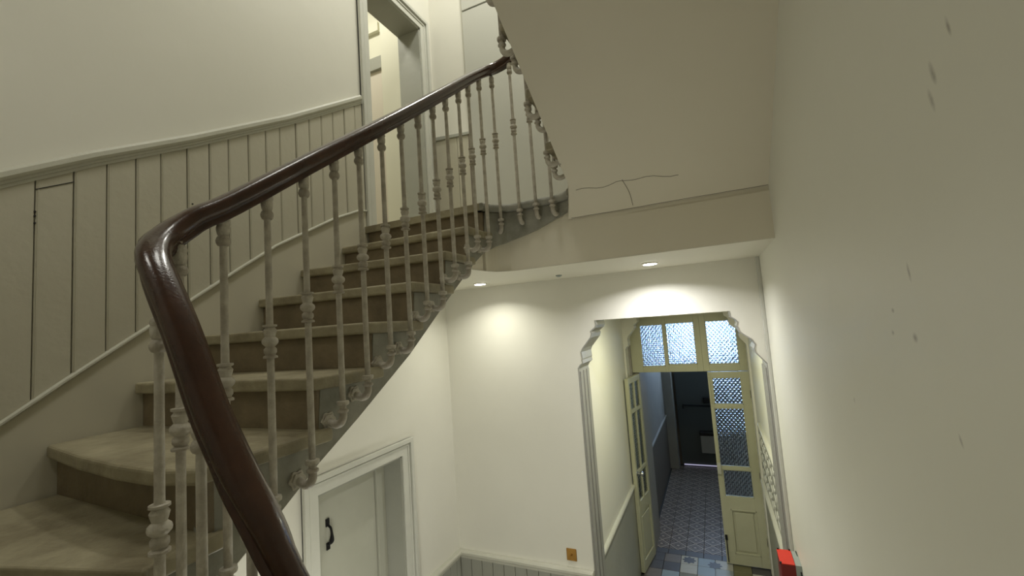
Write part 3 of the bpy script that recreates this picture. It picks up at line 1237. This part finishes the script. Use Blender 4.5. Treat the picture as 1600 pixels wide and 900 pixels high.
# sloping soffits (solid slabs)
b = new_bm()
prism(b, [(.60, -.70), (.903, -.490), (1.217, -.295), (1.525, -.098), (1.791, .105), (2.134, .350), (2.26, .42), (2.26, .50), (1.0, -.38), (.60, -.64)], 'x', XL, XS - .01)
obj('soffit', b, PLASTER, stairs)
b = new_bm()
zs = lambda y: .589 + .594 * (2.395 - y)
pl_ = [(XR, 2.407), (-.70, 2.407), (-.672, 2.34), (XU - .002, 2.20), (XU - .002, .5), (XR, .5)]
lo = [b.verts.new((x_, y_, zs(y_))) for x_, y_ in pl_]
hi = [b.verts.new((x_, y_, zs(y_) + .07)) for x_, y_ in pl_]
b.faces.new(lo)
b.faces.new(hi[::-1])
for k in range(6):
    b.faces.new((lo[k], hi[k], hi[(k + 1) % 6], lo[(k + 1) % 6]))
prism(b, [(.5, zs(.5)), (YN, zs(.5) + .02), (YN, zs(.5) + .12), (.5, zs(.5) + .06)], 'x', XU, XR)
prism(b, [(.5, zs(.5)), (YN, zs(.5) + .02), (YN, zs(.5) + .12), (.5, zs(.5) + .06)], 'x', XL, XU)
obj('soffit', b, SOFFIT, up)
# hairline cracks in the plaster of the soffit, and a dark line along its crease
for pts in ([(-.594, 2.229), (-.425, 2.239), (-.364, 2.23), (-.262, 2.231), (-.084, 2.255)], [(-.349, 2.222), (-.331, 2.301), (-.331, 2.385)], [(-.68, 2.402), (-.4, 2.4045), (-.1, 2.402), (XR - .002, 2.4035)]):
    b = new_bm()
    sweep(b, circ(.0014, 5), [(x_, y_ + (.006 if y_ < 2.39 else .0006) * math.sin(37 * x_), zs(y_ + (.006 if y_ < 2.39 else .0006) * math.sin(37 * x_)) - .0004) for x_, y_ in [(u[0], u[1]) for u in smooth_path([(p[0], p[1], 0) for p in pts], 5)]])
    obj('crack_and_crease_line', b, HALLD, up)

# ------------------------------------------------------------------ balustrade
bal = thing('balustrade', 'dark polished wooden handrail on white painted cast iron balusters around the stairwell', 'balustrade', (XS + .07, .95, -.36))
bx = XS + .07
HR = [(-.69, 2.30, -1.78), (-.69, 1.9, -1.49), (-.69, 1.4, -1.13), (-.69, 1.0, -.845), (-.69, .75, -.665), (-.692, .66, -.595), (-.697, .60, -.520), (-.712, .553, -.415), (-.734, .527, -.318), (-.775, .512, -.240), (-.815, .509, -.180),
      (-.857, .508, -.117), (-.915, .507, -.010), (-.957, .508, .058), (-1.005, .509, .128), (-1.040, .513, .172), (-1.066, .523, .200), (-1.092, .544, .228), (-1.111, .575, .258), (-1.119, .610, .288), (-1.12, .645, .316), (-1.12, .724, .368), (-1.12, .96, .546), (-1.12, 1.2, .725),
      (-1.12, 1.46, .92), (-1.12, 1.836, 1.207), (-1.12, 2.10, 1.412), (-1.118, 2.22, 1.500), (-1.105, 2.29, 1.550), (-1.07, 2.335, 1.580), (-1.01, 2.352, 1.604), (-.93, 2.353, 1.640), (-.84, 2.352, 1.70), (-.76, 2.335, 1.76),
      (-.71, 2.28, 1.83), (-.69, 2.20, 1.91), (-.69, 1.9, 2.13), (-.69, 1.4, 2.48), (-.69, .9, 2.83), (-.69, .5, 3.1)]
prof = [(-.019, -.031), (.019, -.031), (.0215, -.024), (.019, -.017), (.025, -.011), (.0305, -.002), (.0305, .010), (.026, .020), (.014, .0265), (0, .028), (-.014, .0265), (-.026, .020), (-.0305, .010), (-.0305, -.002), (-.025, -.011), (-.019, -.017), (-.0215, -.024)]
b = new_bm()
sweep(b, prof, smooth_path(HR, 5))
obj('handrail', b, WOOD, bal, smooth=True)['label'] = 'dark polished wooden handrail'

# master meshes for the balusters, all with their origin on the baluster axis
KN_H = [(.0095, -.036), (.0135, -.034), (.0165, -.028), (.0175, -.022), (.0150, -.014), (.0110, -.009), (.0140, -.005), (.0155, .004), (.0160, .012), (.0140, .018), (.0165, .024), (.0150, .031), (.0105, .037)]
KN_M = [(.0095, -.047), (.0185, -.046), (.0185, -.041), (.0125, -.037), (.0165, -.030), (.0165, -.021), (.0115, -.015), (.0200, -.006), (.0215, .0), (.0200, .006), (.0130, .013), (.0150, .020), (.0175, .030), (.0125, .038), (.0185, .041), (.0185, .046), (.0095, .047)]


def make_bracket():
    bm = new_bm()
    lathe(bm, [(.0095, .012), (.0190, .010), (.0200, .004), (.0190, -.002), (.0110, -.006), (.0100, -.014), (.0170, -.018), (.0175, -.024), (.0110, -.030)], 14)
    path = smooth_path([(0, 0, -.024), (.001, 0, -.042), (.010, 0, -.058), (.028, 0, -.066), (.048, 0, -.062), (.068, 0, -.054)], 4)
    rings = []
    for i, q in enumerate(path):
        tdir = (path[min(i + 1, len(path) - 1)] - path[max(i - 1, 0)]).normalized()
        s_ = Vector((0, 1, 0))
        u_ = s_.cross(tdir).normalized()
        r_ = .0115 + .002 * math.sin(i / (len(path) - 1) * math.pi)
        rings.append([bm.verts.new(q + s_ * r_ * math.cos(a) + u_ * r_ * math.sin(a)) for a in [2 * math.pi * k / 10 for k in range(10)]])
    for a_, c_ in zip(rings, rings[1:]):
        for k in range(10):
            bm.faces.new((a_[k], a_[(k + 1) % 10], c_[(k + 1) % 10], c_[k]))
    # leafy rosette against the stringer
    for xx, rr_ in ((.058, .020), (.064, .027)):
        A = [bm.verts.new((xx, rr_ * (1 + .12 * math.cos(6 * a)) * math.cos(a), -.054 + rr_ * (1 + .12 * math.cos(6 * a)) * math.sin(a))) for a in [2 * math.pi * k / 24 for k in range(24)]]
        B_ = [bm.verts.new((xx + .010, v.co.y, v.co.z)) for v in A]
        bm.faces.new(A)
        bm.faces.new(B_[::-1])
        for k in range(24):
            bm.faces.new((A[k], B_[k], B_[(k + 1) % 24], A[(k + 1) % 24]))
    return bm


def mesh_of(name, bm):
    o = obj(name, bm, IRON, None, smooth=True)
    me = o.data
    bpy.data.objects.remove(o)
    return me


ME_H = mesh_of('head_knob', lathe(new_bm(), KN_H, 16))
ME_M = mesh_of('middle_knob', lathe(new_bm(), KN_M, 16))
ME_B = mesh_of('bracket', make_bracket())
BL = WORLDLOC[bal.name]


def sub(name, me, parent, loc):
    o = bpy.data.objects.new(name, me)
    COL.objects.link(o)
    o.parent = parent
    o.location = loc
    return o


def baluster(x, y, zb, zh, zm, ang):
    """zb collar, zh head knob centre, zm middle knob centre; ang = direction of the bracket"""
    bm = new_bm()
    top = zh + .045
    L_ = top - zb
    lathe(bm, [(.0095, 0), (.0100, L_ * .15), (.0095, L_ * .5), (.0085, L_ - .05), (.0085, L_)], 12)
    me = bpy.data.meshes.new('baluster')
    bmesh.ops.recalc_face_normals(bm, faces=bm.faces)
    bm.to_mesh(me)
    bm.free()
    me.materials.append(IRON)
    for p in me.polygons:
        p.use_smooth = True
    o = bpy.data.objects.new('baluster', me)
    COL.objects.link(o)
    o.parent = bal
    o.location = Vector((x, y, zb)) - BL
    o.rotation_euler = (0, 0, ang)
    sub('head_knob', ME_H, o, (0, 0, zh - zb))
    if zm - zb > .05:
        sub('middle_knob', ME_M, o, (0, 0, zm - zb))
    sub('bracket', ME_B, o, (0, 0, 0))


def rail_z(y):
    P = [(.64, .305), (.724, .368), (.96, .546), (1.2, .725), (1.46, .92), (1.836, 1.207), (2.22, 1.50)]
    return RZ(y, P)


PI = math.pi
# straight flight: (y, collar z)
for y_, zb in ((.704, -.545), (.828, -.425), (.955, -.367), (1.080, -.219), (1.198, -.152), (1.326, -.056), (1.451, -.010), (1.577, .117), (1.701, .164), (1.821, .303), (1.955, .329), (2.070, .485), (2.208, .503)):
    rz_ = rail_z(y_)
    baluster(bx, y_, zb, rz_ - .066, rz_ - .446, PI)
# near end of the well
baluster(-1.105, .594, -.56, .200, -.180, PI * 1.05)
baluster(-1.028, .514, -.72, .030, -.350, PI * 1.42)
baluster(-.898, .517, -.90, -.163, -.545, PI * 1.5)
baluster(-.785, .535, -1.07, -.315, -.70, PI * 1.58)
# foot of the right flight
for k in range(6):
    y_ = .68 + .24 * k
    rz_ = -.61 - .72 * (y_ - .68)
    baluster(-.69, y_, rz_ - .93 if k % 2 else rz_ - .93, rz_ - .07, rz_ - .45, 0)
# far end of the well
baluster(-1.100, 2.345, .628, 1.500, 1.125, PI * .75)
baluster(-.978, 2.352, .667, 1.555, 1.185, PI * .5)
baluster(-.872, 2.352, .683, 1.605, 1.235, PI * .5)
baluster(-.770, 2.345, .682, 1.68, 1.31, PI * .42)
# upper flight
for y_, zb in ((2.185, .822), (2.08, .862), (1.975, 1.005), (1.853, 1.020), (1.730, 1.180), (1.60, 1.190), (1.50, 1.345), (1.37, 1.36), (1.24, 1.52), (1.12, 1.53)):
    rz_ = 1.92 + .70 * (2.18 - y_)
    baluster(-.69, y_, zb, rz_ - .07, rz_ - .45, 0)

# ------------------------------------------------------------------ small things
for x_, y_, lab in ((-.325, 2.84, 'round recessed downlight in the lowered ceiling, right one, brightest'), (-1.556, 2.87, 'round recessed downlight close beside the stair edge, left one')):
    t = thing('ceiling_light', lab, 'ceiling light', (x_, y_, ZC - .004), 'recessed downlights in the lowered ceiling')
    b = new_bm()
    lathe(b, [(.052, .0), (.052, -.005), (.044, -.008), (.040, -.008)], 24, (x_, y_, ZC - .004))
    obj('bezel', b, CEIL, t)
    b = new_bm()
    lathe(b, [(.040, -.008), (.040, -.0105), (.03, -.012)], 20, (x_, y_, ZC - .004))
    obj('lens', b, LAMPLENS, t)
area('downlight_right', (-.325, 2.84, ZC - .022), .08, 7.5, (1.0, .99, .99), spread=math.radians(150))
area('downlight_left', (-1.556, 2.87, ZC - .022), .08, 3.3, (1.0, .985, .86), spread=math.radians(140))
b = new_bm()
lathe(b, [(.022, 0), (.022, -.006), (.012, -.012), (.006, -.013)], 14, (-.955, 2.93, ZC - .004))
tag(obj('ceiling_sensor', b, GREYB, None, smooth=True), 'tiny grey round sensor on the lowered ceiling between the downlights', 'sensor')

sw = thing('light_switch', 'square brass switch plate on the far wall just above the chair rail', 'switch', (-1.115, YF, -1.72))
b = new_bm()
box(b, -1.153, -1.077, YF - .006, YF, -1.760, -1.674)
obj('plate', b, BRASS, sw, bevel=.003)
b = new_bm()
lathe(b, [(.008, 0), (.008, .004), (.004, .006), (.003, .018), (.001, .019)], 10)
bmesh.ops.rotate(b, verts=b.verts, cent=(0, 0, 0), matrix=Matrix.Rotation(math.radians(90), 3, 'X'))
bmesh.ops.translate(b, verts=b.verts, vec=(-1.115, YF - .006, -1.715))
obj('toggle', b, BRASS, sw)

rb = thing('alarm_box', 'red plastic box fixed to the right wall beside the passage arch', 'alarm box', (.25, 2.97, -1.66))
b = new_bm()
box(b, .205, .276, 2.888, 3.05, -1.424, -1.418)
obj('top_cover', b, RED_LIT, rb, bevel=.002)['label'] = 'top cover, its red lightened as lit'
b = new_bm()
box(b, .206, .298, 2.892, 3.046, -1.66, -1.425)
obj('housing', b, RED_SHADED, rb, bevel=.004)['label'] = 'housing, its red darkened as shaded'
b = new_bm()
box(b, .278, .307, 2.888, 3.05, -1.66, -1.421)
obj('mounting_plate', b, GREYB, rb, bevel=.002)['label'] = 'grey mounting plate'
b = new_bm()
for xx, yy in ((.212, 3.045), (.270, 3.047), (.208, 2.892)):
    lathe(b, [(.005, -1.424), (.005, -1.412)], 8, (xx, yy, 0))
obj('screw_caps', b, BLACK, rb)
b = new_bm()
sweep(b, circ(.003, 6), smooth_path([(.302, 3.05, -1.42), (.302, 2.95, -1.43), (.300, 2.875, -1.47), (.300, 2.86, -1.60), (.300, 2.86, -1.9)], 4))
tag(obj('cable', b, BLACK, None), 'thin black cable curving down the right wall from the red box', 'cable')

# ------------------------------------------------------------------ bring the hall floor to z = 0
for o in SC.objects:
    if o.parent is None:
        if o == cam:
            m = o.matrix_world.copy()
            m.translation.z += ZO
            o.matrix_world = m
        else:
            o.location.z += ZO
